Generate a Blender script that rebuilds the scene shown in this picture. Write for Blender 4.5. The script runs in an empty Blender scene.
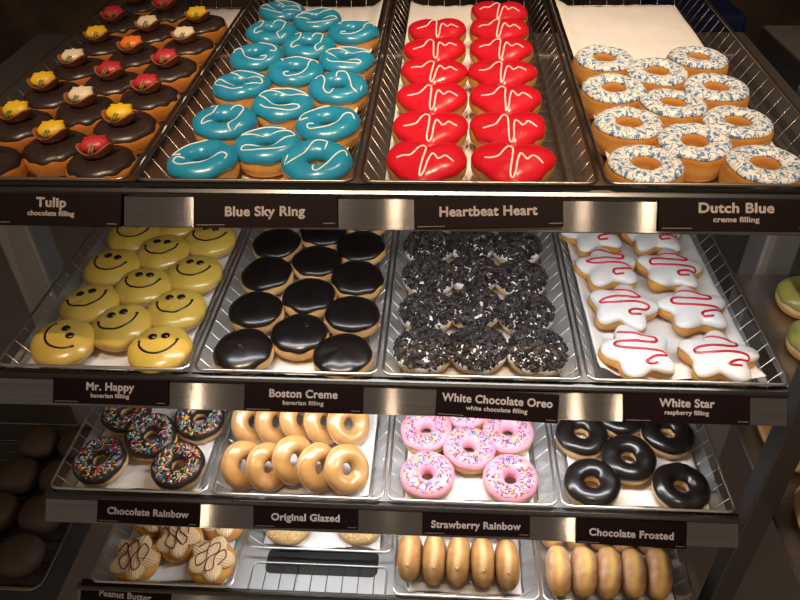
import bpy, math, random
import numpy as np
from mathutils import Vector, Matrix, Quaternion

C = bpy.context.scene.collection
SC = bpy.context.scene
R = math.radians
PI = math.pi

# ------------------------------------------------------------------ camera
def make_camera():
    pitch, yaw, roll = R(37.69), R(4.34), R(-1.57)
    f = Vector((0, math.cos(pitch), -math.sin(pitch)))
    r = Vector((1, 0, 0))
    u = r.cross(f)
    Z = Matrix.Rotation(yaw, 3, 'Z')
    f, r, u = Z @ f, Z @ r, Z @ u
    r2 = math.cos(roll) * r + math.sin(roll) * u
    u2 = math.cos(roll) * u - math.sin(roll) * r
    m = Matrix((r2, u2, -f)).transposed().to_4x4()
    m.translation = (0.082, -0.66, 0.631)
    cd = bpy.data.cameras.new('camera')
    cd.sensor_width = 36
    cd.lens = 32.4
    cd.clip_start = 0.01
    o = bpy.data.objects.new('camera', cd)
    C.objects.link(o)
    o.matrix_world = m
    SC.camera = o
make_camera()

# ------------------------------------------------------------------ world, lights, exposure
SC.view_settings.view_transform = 'Standard'
SC.view_settings.look = 'None'
SC.view_settings.gamma = 1
SC.view_settings.use_curve_mapping = False
SC.view_settings.exposure = 0.0
w = bpy.data.worlds.new('shop')
SC.world = w
w.use_nodes = True
w.node_tree.nodes['Background'].inputs[0].default_value = (1.0, 0.80, 0.63, 1)
w.node_tree.nodes['Background'].inputs[1].default_value = 0.13

WARM = (1.0, 0.76, 0.53)
def spot(name, loc, target, watts, size, blend, col=WARM, radius=0.03):
    l = bpy.data.lights.new(name, 'SPOT')
    l.energy = watts
    l.color = col
    l.spot_size = R(size)
    l.spot_blend = blend
    l.shadow_soft_size = radius
    o = bpy.data.objects.new(name, l)
    C.objects.link(o)
    o.location = loc
    o.rotation_mode = 'QUATERNION'
    o.rotation_quaternion = (Vector(target) - Vector(loc)).to_track_quat('-Z', 'Y')
    return o
# ceiling spots of the shop, above and in front of the case
spot('ceiling_spot', (-0.44, -0.80, 2.6), (-0.27, 0.22, 0.24), 180, 20, 1.0)
spot('ceiling_spot', (-0.02, -0.80, 2.6), (0.10, 0.24, 0.2), 150, 24, 1.0)
spot('ceiling_spot', (0.52, -0.80, 2.6), (0.36, 0.26, 0.2), 150, 25, 1.0)
spot('ceiling_spot', (0.7, 0.75, 2.5), (0.18, 0.45, 0.26), 90, 30, 1.0, (1.0, 0.74, 0.52), 0.06)
spot('ceiling_spot', (0.0, -1.9, 2.6), (0.0, -2.3, -1.0), 500, 70, 0.6, WARM, 0.05)  # added unseen spot, lights the shop floor so the fascia reflects it

# small ceiling lamps further back in the shop, mirrored as streaks in the brushed steel
for lx, ly, e in ((-1.39, -2.6, 9), (-0.21, -2.6, 7), (1.25, -2.6, 10), (0.88, -2.6, 4), (-2.1, -4.8, 18), (-0.35, -4.8, 10), (1.24, -4.8, 16), (1.62, -4.8, 16), (1.6, -7.2, 30), (-2.7, -7.2, 30)):
    spot('shop_lamp', (lx, ly, 2.6), (0.0, 0.0, 0.0), e * 0.32, 30, 0.5, WARM, 0.04)

def led(name, loc, sx, sy, watts, tilt=0, col=(0.95, 0.97, 1.0)):
    l = bpy.data.lights.new(name, 'AREA')
    l.shape = 'RECTANGLE'
    l.size = sx
    l.size_y = sy
    l.energy = watts
    l.color = col
    o = bpy.data.objects.new(name, l)
    C.objects.link(o)
    o.location = loc
    o.rotation_euler = (R(tilt), 0, 0)
    return o
# LED strips under the three upper shelves (rim height, see ROW below)
led('shelf_light', (0.10, 0.045, 0.2711 - 0.060), 0.80, 0.022, 1.5, 12)
led('shelf_light', (0.06, 0.040, 0.0 - 0.062), 0.66, 0.022, 1.8, 12)
led('shelf_light', (0.04, 0.022, -0.2271 - 0.062), 0.62, 0.022, 1.4, 12)

# ------------------------------------------------------------------ helpers
RND = random.Random(7)

class MB:
    def __init__(self):
        self.v, self.f, self.m = [], [], []
    def add(self, vs, fs, mi=0):
        o = len(self.v)
        self.v.extend([tuple(p) for p in vs])
        self.f.extend([tuple(i + o for i in q) for q in fs])
        self.m.extend([mi] * len(fs))
    def box(self, a, b, mi=0):
        x0, y0, z0 = a
        x1, y1, z1 = b
        self.add([(x0, y0, z0), (x1, y0, z0), (x1, y1, z0), (x0, y1, z0), (x0, y0, z1), (x1, y0, z1), (x1, y1, z1), (x0, y1, z1)],
                 [(0, 3, 2, 1), (4, 5, 6, 7), (0, 1, 5, 4), (1, 2, 6, 5), (2, 3, 7, 6), (3, 0, 4, 7)], mi)
    def tube(self, pts, r, closed=False, n=6, mi=0, flat=1.0):
        P = [Vector(p) for p in pts]
        k = len(P)
        if k < 2:
            return
        T = []
        for i in range(k):
            a = P[(i - 1) % k] if (closed or i > 0) else P[i]
            b = P[(i + 1) % k] if (closed or i < k - 1) else P[i]
            d = b - a
            T.append(d.normalized() if d.length > 1e-9 else Vector((1, 0, 0)))
        vs, fs = [], []
        for i in range(k):
            t = T[i]
            up = Vector((0, 0, 1)) if abs(t.z) < 0.95 else Vector((0, 1, 0))
            s = t.cross(up).normalized()
            q = s.cross(t).normalized()
            rr = r[i] if isinstance(r, (list, tuple)) else r
            for j in range(n):
                a = 2 * PI * j / n
                vs.append(P[i] + s * (rr * math.cos(a)) + q * (rr * flat * math.sin(a)))
        e = k if closed else k - 1
        for i in range(e):
            for j in range(n):
                a, b = i * n + j, i * n + (j + 1) % n
                c, d = ((i + 1) % k) * n + (j + 1) % n, ((i + 1) % k) * n + j
                fs.append((a, b, c, d))
        if not closed:
            fs.append(tuple(range(n))[::-1])
            fs.append(tuple((k - 1) * n + j for j in range(n)))
        self.add(vs, fs, mi)
    def blob(self, c, rx, ry, rz, mi=0, nu=10, nv=6):
        vs, fs = [(c[0], c[1], c[2] + rz)], []
        for i in range(1, nv):
            a = PI * i / nv
            for j in range(nu):
                b = 2 * PI * j / nu
                vs.append((c[0] + rx * math.sin(a) * math.cos(b), c[1] + ry * math.sin(a) * math.sin(b), c[2] + rz * math.cos(a)))
        vs.append((c[0], c[1], c[2] - rz))
        for j in range(nu):
            fs.append((0, 1 + j, 1 + (j + 1) % nu))
            fs.append((len(vs) - 1, 1 + (nv - 2) * nu + (j + 1) % nu, 1 + (nv - 2) * nu + j))
        for i in range(nv - 2):
            for j in range(nu):
                a, b = 1 + i * nu + j, 1 + i * nu + (j + 1) % nu
                fs.append((a, a + nu, b + nu, b))
        self.add(vs, fs, mi)
    def build(self, name, mats, parent=None, smooth=True, bevel=0):
        me = bpy.data.meshes.new(name)
        me.from_pydata(self.v, [], self.f)
        if not isinstance(mats, (list, tuple)):
            mats = [mats]
        for m in mats:
            me.materials.append(m)
        if len(mats) > 1:
            me.polygons.foreach_set('material_index', self.m)
        me.polygons.foreach_set('use_smooth', [smooth] * len(me.polygons))
        me.update()
        o = bpy.data.objects.new(name, me)
        C.objects.link(o)
        if parent:
            o.parent = parent
        if bevel:
            b = o.modifiers.new('bevel', 'BEVEL')
            b.width = bevel
            b.segments = 2
            b.limit_method = 'ANGLE'
        return o

def thing(name, label, cat, loc=(0, 0, 0), rot=None, group=None):
    o = bpy.data.objects.new(name, None)
    o.empty_display_size = 0.02
    C.objects.link(o)
    o.location = loc
    if rot is not None:
        o.rotation_mode = 'QUATERNION'
        o.rotation_quaternion = rot
    tag(o, label, cat, group)
    return o

def tag(o, label=None, cat=None, group=None, kind=None):
    if label: o['label'] = label
    if cat: o['category'] = cat
    if group: o['group'] = group
    if kind: o['kind'] = kind
    return o

# ------------------------------------------------------------------ materials
class N:
    """tiny node-tree writer"""
    def __init__(self, name):
        self.m = bpy.data.materials.new(name)
        self.m.use_nodes = True
        self.t = self.m.node_tree
        self.p = self.t.nodes['Principled BSDF']
    def n(self, typ, **kw):
        x = self.t.nodes.new(typ)
        for k, v in kw.items():
            setattr(x, k, v)
        return x
    def l(self, a, b):
        self.t.links.new(a, b)
    def math(self, op, a, b=None, clamp=False):
        x = self.n('ShaderNodeMath', operation=op, use_clamp=clamp)
        for i, q in enumerate((a, b)):
            if q is None: continue
            if isinstance(q, (int, float)): x.inputs[i].default_value = q
            else: self.l(q, x.inputs[i])
        return x.outputs[0]
    def obj(self):
        return self.n('ShaderNodeTexCoord').outputs['Object']
    def noise(self, scale, detail=3, vec=None, rough=0.5):
        x = self.n('ShaderNodeTexNoise')
        x.inputs['Scale'].default_value = scale
        x.inputs['Detail'].default_value = detail
        x.inputs['Roughness'].default_value = rough
        self.l(vec if vec is not None else self.obj(), x.inputs['Vector'])
        return x.outputs['Fac']
    def ramp(self, fac, *stops):
        x = self.n('ShaderNodeValToRGB')
        e = x.color_ramp.elements
        while len(e) < len(stops): e.new(0.5)
        for q, (p, c) in zip(e, stops):
            q.position = p
            q.color = (*c, 1)
        self.l(fac, x.inputs[0])
        return x.outputs[0]
    def mix(self, fac, a, b):
        x = self.n('ShaderNodeMix', data_type='RGBA')
        for i, q in ((0, fac), (6, a), (7, b)):
            if isinstance(q, (int, float)): x.inputs[i].default_value = q
            elif isinstance(q, tuple): x.inputs[i].default_value = (*q, 1)
            else: self.l(q, x.inputs[i])
        return x.outputs[2]
    def bump(self, h, strength, dist=0.001):
        x = self.n('ShaderNodeBump')
        x.inputs['Strength'].default_value = strength
        x.inputs['Distance'].default_value = dist
        self.l(h, x.inputs['Height'])
        self.l(x.outputs[0], self.p.inputs['Normal'])
    def set(self, **kw):
        for k, v in kw.items():
            s = self.p.inputs[k.replace('_', ' ')]
            if isinstance(v, (int, float)): s.default_value = v
            elif isinstance(v, tuple): s.default_value = (*v, 1)
            else: self.l(v, s)
        return self

M = {}
def plain(key, col, rough=0.5, metal=0.0, coat=0.0, spec=0.5, sss=0.0):
    n = N(key)
    n.set(Base_Color=col, Roughness=rough, Metallic=metal, Coat_Weight=coat, Specular_IOR_Level=spec)
    n.p.inputs['Coat Roughness'].default_value = 0.12
    if sss:
        n.p.inputs['Subsurface Weight'].default_value = sss
        n.p.inputs['Subsurface Scale'].default_value = 0.004
    M[key] = n.m
    return n

def dough(key, dark, mid, pale, rough=0.5, band=0.75, sugar=0.0, gloss=0.0, zmid=0.5):
    n = N(key)
    g = n.n('ShaderNodeTexCoord').outputs['Generated']
    sp = n.n('ShaderNodeSeparateXYZ')
    n.l(g, sp.inputs[0])
    nz = n.noise(55, 4)
    wob = n.math('ADD', sp.outputs[2], n.math('MULTIPLY', n.math('SUBTRACT', n.noise(28, 2), 0.5), 0.35))
    d = n.math('ABSOLUTE', n.math('SUBTRACT', wob, zmid))
    base = n.ramp(nz, (0.3, dark), (0.7, mid))
    if band:
        f = n.ramp(d, (0.04, (1, 1, 1)), (0.2, (0, 0, 0)))
        base = n.mix(n.math('MULTIPLY', f, band), base, pale)
    if sugar:
        s = n.ramp(n.noise(1400, 2, rough=0.7), (0.42, (0, 0, 0)), (0.60, (1, 1, 1)))
        big = n.ramp(n.noise(60, 3), (0.25, (0.3, 0.3, 0.3)), (0.7, (1, 1, 1)))
        away = n.ramp(d, (0.03, (0.12, 0.12, 0.12)), (0.24, (1, 1, 1)))
        base = n.mix(n.math('MULTIPLY', n.math('MULTIPLY', n.math('MULTIPLY', s, big), away), sugar), base, (0.84, 0.79, 0.69))
        n.bump(n.noise(1400, 2), 0.5, 0.0006)
    else:
        n.bump(n.math('ADD', n.noise(420, 3), n.noise(70, 2)), 0.25, 0.0012)
    n.set(Base_Color=base, Roughness=rough, Coat_Weight=gloss)
    n.p.inputs['Coat Roughness'].default_value = 0.2
    n.p.inputs['Subsurface Weight'].default_value = 0.15
    n.p.inputs['Specular IOR Level'].default_value = 0.5 if gloss else 0.22
    n.p.inputs['Subsurface Scale'].default_value = 0.004
    M[key] = n.m

dough('dough', (0.42, 0.17, 0.035), (0.56, 0.25, 0.06), (0.74, 0.44, 0.16))
dough('pale_dough', (0.55, 0.28, 0.09), (0.68, 0.38, 0.13), (0.82, 0.58, 0.28))
dough('golden_dough', (0.52, 0.22, 0.045), (0.66, 0.31, 0.07), (0.75, 0.42, 0.12))
dough('orange_dough', (0.46, 0.15, 0.02), (0.55, 0.20, 0.03), (0.58, 0.23, 0.04))
dough('glazed_dough', (0.44, 0.215, 0.065), (0.54, 0.29, 0.095), (0.68, 0.43, 0.19), rough=0.3, gloss=0.6)
dough('baked_dough', (0.33, 0.155, 0.05), (0.43, 0.225, 0.075), (0.68, 0.46, 0.22), rough=0.75, band=0.6)
dough('sugared_dough', (0.40, 0.150, 0.018), (0.52, 0.22, 0.030), (0.76, 0.47, 0.12), rough=0.75, sugar=0.62)

def icing(key, c1, c2=None, rough=0.25, coat=0.4, bump=0.15, bs=60, sss=0.0):
    n = plain(key, c1, rough, coat=coat, sss=sss)
    n.p.inputs['Coat Roughness'].default_value = 0.15
    if c2:
        n.set(Base_Color=n.ramp(n.noise(35, 3), (0.3, c1), (0.75, c2)))
    n.bump(n.noise(bs, 2), bump, 0.0025)
icing('blue_icing', (0.012, 0.235, 0.40), (0.018, 0.29, 0.47), 0.32, 0.35)
icing('red_icing', (0.60, 0.005, 0.018), (0.68, 0.008, 0.024), 0.28, 0.4)
icing('chocolate_icing', (0.0065, 0.0040, 0.0035), (0.011, 0.007, 0.006), 0.30, 0.3, 0.2, 30)
icing('dull_chocolate', (0.022, 0.011, 0.009), (0.036, 0.018, 0.013), 0.36, 0.1, 0.3, 90)
icing('yellow_icing', (0.64, 0.41, 0.060), (0.70, 0.47, 0.10), 0.27, 0.5, 0.15, 50, 0.1)
icing('white_icing', (0.80, 0.77, 0.74), None, 0.32, 0.3, 0.2, 70, 0.15)
icing('pink_icing', (0.76, 0.30, 0.385), (0.80, 0.35, 0.43), 0.42, 0.15, 0.12)
icing('cream', (0.66, 0.45, 0.24), (0.74, 0.54, 0.32), 0.5, 0.0, 0.1)
icing('white_drizzle', (0.85, 0.82, 0.78), None, 0.35, 0.2, 0.1)
icing('red_drizzle', (0.55, 0.012, 0.035), None, 0.25, 0.5, 0.1)
icing('brown_drizzle', (0.11, 0.015, 0.010), None, 0.35, 0.3, 0.1)
icing('black_drizzle', (0.012, 0.006, 0.004), None, 0.28, 0.4, 0.1)
icing('milk_chocolate', (0.33, 0.105, 0.040), (0.38, 0.13, 0.05), 0.4, 0.1, 0.1)
icing('tulip_yellow', (0.80, 0.48, 0.005), (0.86, 0.56, 0.01), 0.45, 0.1, 0.2, 200)
icing('tulip_cream', (0.82, 0.68, 0.45), (0.85, 0.72, 0.5), 0.45, 0.1, 0.2, 200)
icing('tulip_red', (0.45, 0.012, 0.02), (0.55, 0.02, 0.03), 0.45, 0.1, 0.2, 200)
icing('tulip_orange', (0.85, 0.18, 0.005), (0.9, 0.22, 0.01), 0.45, 0.1, 0.2, 200)
icing('stem_green', (0.22, 0.25, 0.05), None, 0.5, 0.0, 0.1)
icing('olive_icing', (0.22, 0.22, 0.05), (0.27, 0.26, 0.07), 0.3, 0.3)
plain('crumb_dark', (0.011, 0.007, 0.0055), 0.55)
plain('crumb_grey', (0.055, 0.041, 0.034), 0.6)
plain('crumb_brown', (0.021, 0.013, 0.010), 0.55)
plain('nut_a', (0.60, 0.38, 0.15), 0.7)
plain('nut_b', (0.48, 0.28, 0.09), 0.7)
plain('nut_c', (0.72, 0.52, 0.27), 0.7)
for k, c in dict(sp_red=(0.60, 0.02, 0.04), sp_blue=(0.03, 0.18, 0.50), sp_cyan=(0.10, 0.45, 0.62), sp_yellow=(0.85, 0.60, 0.08),
                 sp_green=(0.08, 0.38, 0.10), sp_white=(0.85, 0.80, 0.74), sp_orange=(0.80, 0.25, 0.05), sp_maroon=(0.28, 0.02, 0.08)).items():
    plain(k, c, 0.55, spec=0.25)
SPK = [M[k] for k in ('sp_red', 'sp_blue', 'sp_cyan', 'sp_yellow', 'sp_maroon', 'sp_white', 'sp_orange', 'sp_green')]
CRB = [M['crumb_dark'], M['crumb_grey'], M['crumb_brown']]
NUT = [M['nut_a'], M['nut_b'], M['nut_c']]

def crumb_coat():
    n = N('crumb_coat')
    nz = n.noise(420, 3, rough=0.7)
    n.set(Base_Color=n.ramp(nz, (0.3, (0.40, 0.23, 0.07)), (0.55, (0.58, 0.37, 0.15)), (0.75, (0.72, 0.52, 0.27))), Roughness=0.8)
    n.bump(nz, 1.0, 0.002)
    M['crumb_coat'] = n.m
crumb_coat()

def floral():
    """white icing printed with blue leaves and curls"""
    n = N('floral_icing')
    P0 = n.obj()
    rnd = n.n('ShaderNodeObjectInfo').outputs['Random']
    sh = n.n('ShaderNodeCombineXYZ')
    n.l(n.math('MULTIPLY', rnd, 7.0), sh.inputs[0])
    n.l(n.math('MULTIPLY', rnd, 3.0), sh.inputs[1])
    ad = n.n('ShaderNodeVectorMath', operation='ADD')
    n.l(P0, ad.inputs[0]); n.l(sh.outputs[0], ad.inputs[1])
    P = ad.outputs[0]
    def cell(scale):
        v = n.n('ShaderNodeTexVoronoi', voronoi_dimensions='2D', feature='F1')
        v.inputs['Scale'].default_value = scale
        v.inputs['Randomness'].default_value = 0.85
        n.l(P, v.inputs['Vector'])
        d = n.n('ShaderNodeVectorMath', operation='SUBTRACT')
        n.l(P, d.inputs[0]); n.l(v.outputs['Position'], d.inputs[1])
        sc = n.n('ShaderNodeVectorMath', operation='SCALE')
        n.l(d.outputs[0], sc.inputs[0]); sc.inputs['Scale'].default_value = scale
        col = n.n('ShaderNodeSeparateColor'); n.l(v.outputs['Color'], col.inputs[0])
        rt = n.n('ShaderNodeVectorRotate', rotation_type='Z_AXIS')
        n.l(sc.outputs[0], rt.inputs['Vector']); n.l(n.math('MULTIPLY', col.outputs[0], 6.283), rt.inputs['Angle'])
        xyz = n.n('ShaderNodeSeparateXYZ'); n.l(rt.outputs[0], xyz.inputs[0])
        return xyz.outputs[0], xyz.outputs[1], v.outputs['Distance'], col.outputs[1]
    def leaf(scale, L, wd):
        x, y, d, c = cell(scale)
        a = n.math('ADD', n.math('POWER', n.math('DIVIDE', n.math('ABSOLUTE', x), L), 2.0), n.math('DIVIDE', n.math('ABSOLUTE', y), wd))
        inside = n.math('LESS_THAN', a, 1.0)
        return inside
    def curl(scale, rad, wd):
        x, y, d, c = cell(scale)
        ring = n.math('LESS_THAN', n.math('ABSOLUTE', n.math('SUBTRACT', n.math('SUBTRACT', d, n.math('MULTIPLY', y, 0.35)), rad)), wd)
        part = n.math('GREATER_THAN', n.math('ADD', x, n.math('MULTIPLY', y, 0.6)), -0.13)
        return n.math('MULTIPLY', ring, part)
    k = n.math('MAXIMUM', leaf(88, 0.36, 0.16), leaf(150, 0.27, 0.12))
    k = n.math('MAXIMUM', k, curl(74, 0.30, 0.030))
    k = n.math('MAXIMUM', k, curl(112, 0.26, 0.034))
    n.set(Base_Color=n.mix(k, (0.82, 0.80, 0.74), (0.085, 0.235, 0.46)), Roughness=0.35)
    M['floral_icing'] = n.m
floral()

def steel(key, col, rough, aniso, rot=0.0, streak=True, tv=(1, 0, 0)):
    n = N(key)
    cx = n.n('ShaderNodeCombineXYZ')
    cx.inputs[0].default_value, cx.inputs[1].default_value, cx.inputs[2].default_value = tv
    n.set(Metallic=1.0, Roughness=rough, Anisotropic=aniso, Anisotropic_Rotation=rot)
    n.l(cx.outputs[0], n.p.inputs['Tangent'])
    if streak:
        mp = n.n('ShaderNodeMapping')
        mp.inputs['Scale'].default_value = (6, 260, 900)
        n.l(n.obj(), mp.inputs[0])
        nz = n.noise(1.0, 3, mp.outputs[0])
        n.set(Base_Color=n.ramp(nz, (0.3, tuple(c * 0.82 for c in col)), (0.7, col)))
        n.bump(nz, 0.03, 0.0002)
    else:
        n.set(Base_Color=col)
    M[key] = n.m
def brushed():
    n = N('brushed_steel')
    def mapped(sc):
        mp = n.n('ShaderNodeMapping')
        mp.inputs['Scale'].default_value = sc
        n.l(n.obj(), mp.inputs[0])
        return mp.outputs[0]
    tone = n.noise(1.0, 3, mapped((5, 5, 700)))
    n.set(Metallic=1.0, Roughness=0.115, Base_Color=n.ramp(tone, (0.3, (0.32, 0.30, 0.285)), (0.7, (0.43, 0.405, 0.385))))
    cx = n.n('ShaderNodeCombineXYZ')
    cx.inputs[1].default_value, cx.inputs[2].default_value = 0.616, 0.788
    n.l(cx.outputs[0], n.p.inputs['Tangent'])
    n.set(Anisotropic=1.0)
    M['brushed_steel'] = n.m
brushed()
steel('plate_steel', (0.50, 0.48, 0.46), 0.36, 0.3, 0.0)
plain('white_plate', (0.50, 0.50, 0.50), 0.4, 0.4)
steel('nose_steel', (0.11, 0.105, 0.10), 0.24, 0.0)
plain('bright_wire', (0.78, 0.75, 0.71), 0.28, 1.0)
plain('old_wire', (0.30, 0.25, 0.21), 0.3, 1.0)
plain('post_grey', (0.26, 0.245, 0.225), 0.35, 0.3)
plain('dark_frame', (0.030, 0.027, 0.025), 0.4)
plain('black_void', (0.008, 0.007, 0.0065), 0.7)
plain('dark_panel', (0.055, 0.050, 0.046), 0.45)
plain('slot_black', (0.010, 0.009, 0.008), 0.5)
plain('sign_black', (0.009, 0.0037, 0.0037), 0.5, spec=0.10)
plain('sign_text', (0.86, 0.76, 0.72), 0.6)
plain('fine_print', (0.26, 0.21, 0.19), 0.6)
plain('floor_tile', (0.42, 0.38, 0.34), 0.35)
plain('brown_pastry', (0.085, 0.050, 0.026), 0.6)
plain('crate_blue', (0.010, 0.025, 0.14), 0.5)
plain('led_housing', (0.5, 0.5, 0.5), 0.5)

def paper():
    n = N('baking_paper')
    nz = n.noise(18, 4, rough=0.6)
    n.set(Base_Color=n.ramp(nz, (0.3, (0.78, 0.75, 0.72)), (0.7, (0.86, 0.84, 0.81))), Roughness=0.75)
    n.bump(n.noise(30, 4), 0.35, 0.004)
    M['paper'] = n.m
paper()
def gloom():
    n = N('dim_backdrop')
    n.set(Base_Color=n.ramp(n.noise(3.5, 3), (0.35, (0.05, 0.042, 0.03)), (0.5, (0.12, 0.09, 0.055)), (0.7, (0.34, 0.15, 0.05))), Roughness=0.5)
    M['gloom'] = n.m
gloom()

# ------------------------------------------------------------------ layout: four shelves, four baskets on each
# rim front y, rim front z, slope of the shelf, x of basket edges
ROW = [(0.0043, 0.2711, 0.0373, (-0.502, -0.252, -0.010, 0.242, 0.500)),
       (0.0, 0.0, 0.0, (-0.505, -0.241, 0.003, 0.260, 0.512)),
       (-0.0207, -0.2271, 0.0, (-0.498, -0.255, 0.004, 0.252, 0.499)),
       (-0.0285, -0.4640, 0.0, (-0.501, -0.254, 0.006, 0.249, 0.497))]
HD = [0.036, 0.030, 0.030, 0.030]      # basket depth
LEN = [0.68, 0.42, 0.40, 0.38]
def at(row, x, y, h):
    """point h above the bottom of the baskets of one shelf, y behind their front rim"""
    Y, Z, t, _ = ROW[row]
    H = HD[row]
    return Vector((x, Y + y * math.cos(t) - (h - H) * math.sin(t), Z + y * math.sin(t) + (h - H) * math.cos(t)))
def wide(x):
    return x + 0.016 * (x - 0.082)
def deep(y):
    return y + 0.0115 + 0.018 * y
def tiltq(row):
    return Quaternion((1, 0, 0), ROW[row][2])

# ------------------------------------------------------------------ setting
def struct(name, mb, mat, bevel=0, smooth=False):
    return tag(mb.build(name, mat, None, smooth, bevel), kind='structure')
m = MB(); m.box((-2.4, -4.5, -1.02), (2.4, 2.2, -1.0)); struct('floor', m, M['floor_tile'])
m = MB(); m.box((-2.4, 2.0, -1.0), (2.4, 2.05, 1.6)); struct('wall_back', m, M['gloom'])
m = MB(); m.box((-2.4, -0.3, -1.0), (-2.35, 2.0, 1.6)); struct('wall_left', m, M['gloom'])
m = MB(); m.box((2.35, -0.3, -1.0), (2.4, 2.0, 1.6)); struct('wall_right', m, M['gloom'])
m = MB(); m.box((-0.60, 0.60, -1.0), (0.70, 0.615, 0.16)); struct('wall_case', m, M['dark_panel'])
# corner posts of the case
m = MB(); m.box((-0.655, 0.30, -1.0), (-0.595, 0.36, 0.26)); struct('trim_1', m, M['post_grey'], 0.004)
m = MB(); m.box((0.575, 0.30, -1.0), (0.63, 0.36, 0.24)); struct('trim_2', m, M['post_grey'], 0.004)
m = MB(); m.box((0.525, -0.005, -1.0), (0.56, 0.030, 0.10)); struct('trim_3', m, M['dark_frame'], 0.003)

def shelf(row, x0, x1, label):
    Y, Z, t, xs = ROW[row]
    o = thing('display_shelf', label, 'shelf', (0, Y, Z), tiltq(row), 'steel shelves of the display case')
    H = HD[row]
    L = 0.545 if row == 0 else LEN[row] + 0.03
    m = MB(); m.box((x0 + 0.002, -0.004, -H - 0.012), (x1 - 0.002, L, -H - 0.004)); m.build('shelf_plate', M['plate_steel' if row == 0 else 'white_plate'], o, False)
    # rounded nose above the fascia
    m = MB()
    zt = -0.0032 if row == 0 else -0.0062
    prof = [(0.002, -0.0165), (0.002, zt), (-0.0012, zt), (-0.0022, -0.0062), (-0.0060, -0.0072), (-0.0090, -0.0096), (-0.0098, -0.0118), (-0.0092, -0.0136), (-0.0075, -0.0144), (-0.0075, -0.0165)]
    ext(m, prof, x0, x1)
    m.build('nose', M['nose_steel'], o, False)
    m = MB()
    fl = 0.0315 if row == 0 else 0.0335
    d, nn = Vector((0, -0.616, -0.788)), Vector((0, -0.788, 0.616))
    A = Vector((0, -0.0083, -0.0158)); B = A + d * fl
    pr = [A, B - nn * 0 , B + d * 0.0008 - nn * 0.0015, B - nn * 0.0030 + Vector((0, 0.012, 0)), B - nn * 0.0030 + Vector((0, 0.012, 0.0012)), B - nn * 0.003 - d * 0.001, A - nn * 0.0025]
    ext(m, [(p.y, p.z) for p in pr], x0, x1)
    m.build('fascia', M['brushed_steel'], o, False)
    if row < 3:
        m = MB(); m.box((x0 + 0.06, 0.022, -0.056), (x1 - 0.02, 0.056, -0.0425)); m.build('light_housing', M['led_housing'], o, False)
    return o
def ext(m, prof, x0, x1):
    k = len(prof)
    vs = [(x0, y, z) for y, z in prof] + [(x1, y, z) for y, z in prof]
    fs = [(i, (i + 1) % k, k + (i + 1) % k, k + i) for i in range(k)] + [tuple(range(k))[::-1], tuple(range(k, 2 * k))]
    m.add(vs, fs)
s0 = shelf(0, -0.62, 0.515, 'topmost brushed steel shelf holding the tulip, blue ring, heart and blue-patterned doughnuts')
s1 = shelf(1, -0.515, 0.506, 'second steel shelf from the top, under the smiley and chocolate-topped doughnuts')
s2 = shelf(2, -0.500, 0.500, 'third steel shelf from the top, under the sprinkled and glazed rings')
s3 = shelf(3, -0.520, 0.500, 'lowest steel shelf, under the peanut cream and sugared doughnuts')
m = MB(); m.box((-0.49, 0.444, -HD[0] - 0.0038), (0.51, 0.452, -HD[0] - 0.0008)); m.build('support_bar', M['bright_wire'], s0, False)
m = MB(); m.box((0.500, 0.02, -HD[0] - 0.012), (0.556, 0.545, -HD[0] - 0.004)); m.build('side_lip', M['plate_steel'], s0, False)

def rrect(x0, x1, y0, y1, z, r, k=5):
    out = []
    for cx, cy, a0 in ((x1 - r, y0 + r, -90), (x1 - r, y1 - r, 0), (x0 + r, y1 - r, 90), (x0 + r, y0 + r, 180)):
        for i in range(k + 1):
            a = R(a0 + 90 * i / k)
            out.append((cx + r * math.cos(a), cy + r * math.sin(a), z))
    return out
def basket(row, x0, x1, L, label, y=0.0, dz=0.0, wire='bright_wire', rot=0, step=0.027):
    g = 'wire baskets on the shelves'
    H = HD[row]
    o = thing('wire_basket', label, 'basket', at(row, 0, y, H + dz), tiltq(row), g)
    a, b, ins = x0 + 0.004, x1 - 0.004, 0.020
    m = MB(); m.tube(rrect(a, b, 0, L, 0, 0.012), 0.0021, True, 8); m.build('rim', M[wire], o)
    m = MB(); m.tube(rrect(a + ins, b - ins, ins, L - ins, -H + 0.0014, 0.012), 0.0014, True, 6)
    m.build('base_rod', M[wire], o)
    m = MB()
    n = int((L - 2 * ins) / step)
    for i in range(n + 1):
        yy = ins + 0.004 + i * (L - 2 * ins - 0.008) / n
        m.tube([(a, yy, 0), (a + ins, yy, -H + 0.001), (b - ins, yy, -H + 0.001), (b, yy, 0)], 0.0007, False, 5)
    m.build('cross_wires', M[wire], o)
    m = MB()
    n = 7
    for i in range(n + 1):
        xx = a + ins + 0.004 + i * (b - a - 2 * ins - 0.008) / n
        m.tube([(xx, 0, 0), (xx, ins, -H + 0.002), (xx, L - ins, -H + 0.002), (xx, L, 0)], 0.0008, False, 5)
    m.build('lengthwise_wires', M[wire], o)
    return o
BK = [['holding the dark chocolate tulip doughnuts', 'holding the blue ring doughnuts', 'holding the red heart doughnuts', 'holding the blue floral patterned doughnuts'],
      ['holding the yellow smiley doughnuts', 'holding the plain dark chocolate-topped doughnuts', 'holding the cookie crumb doughnuts', 'holding the white star doughnuts'],
      ['holding the sprinkled chocolate rings', 'holding the plain glazed rings', 'holding the pink sprinkled rings', 'holding the dark frosted rings'],
      ['holding the peanut cream doughnuts', 'holding two crumbed doughnuts, pushed back on its shelf', 'holding the plain golden buns on edge', 'holding the sugar-dusted buns on edge']]
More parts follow.
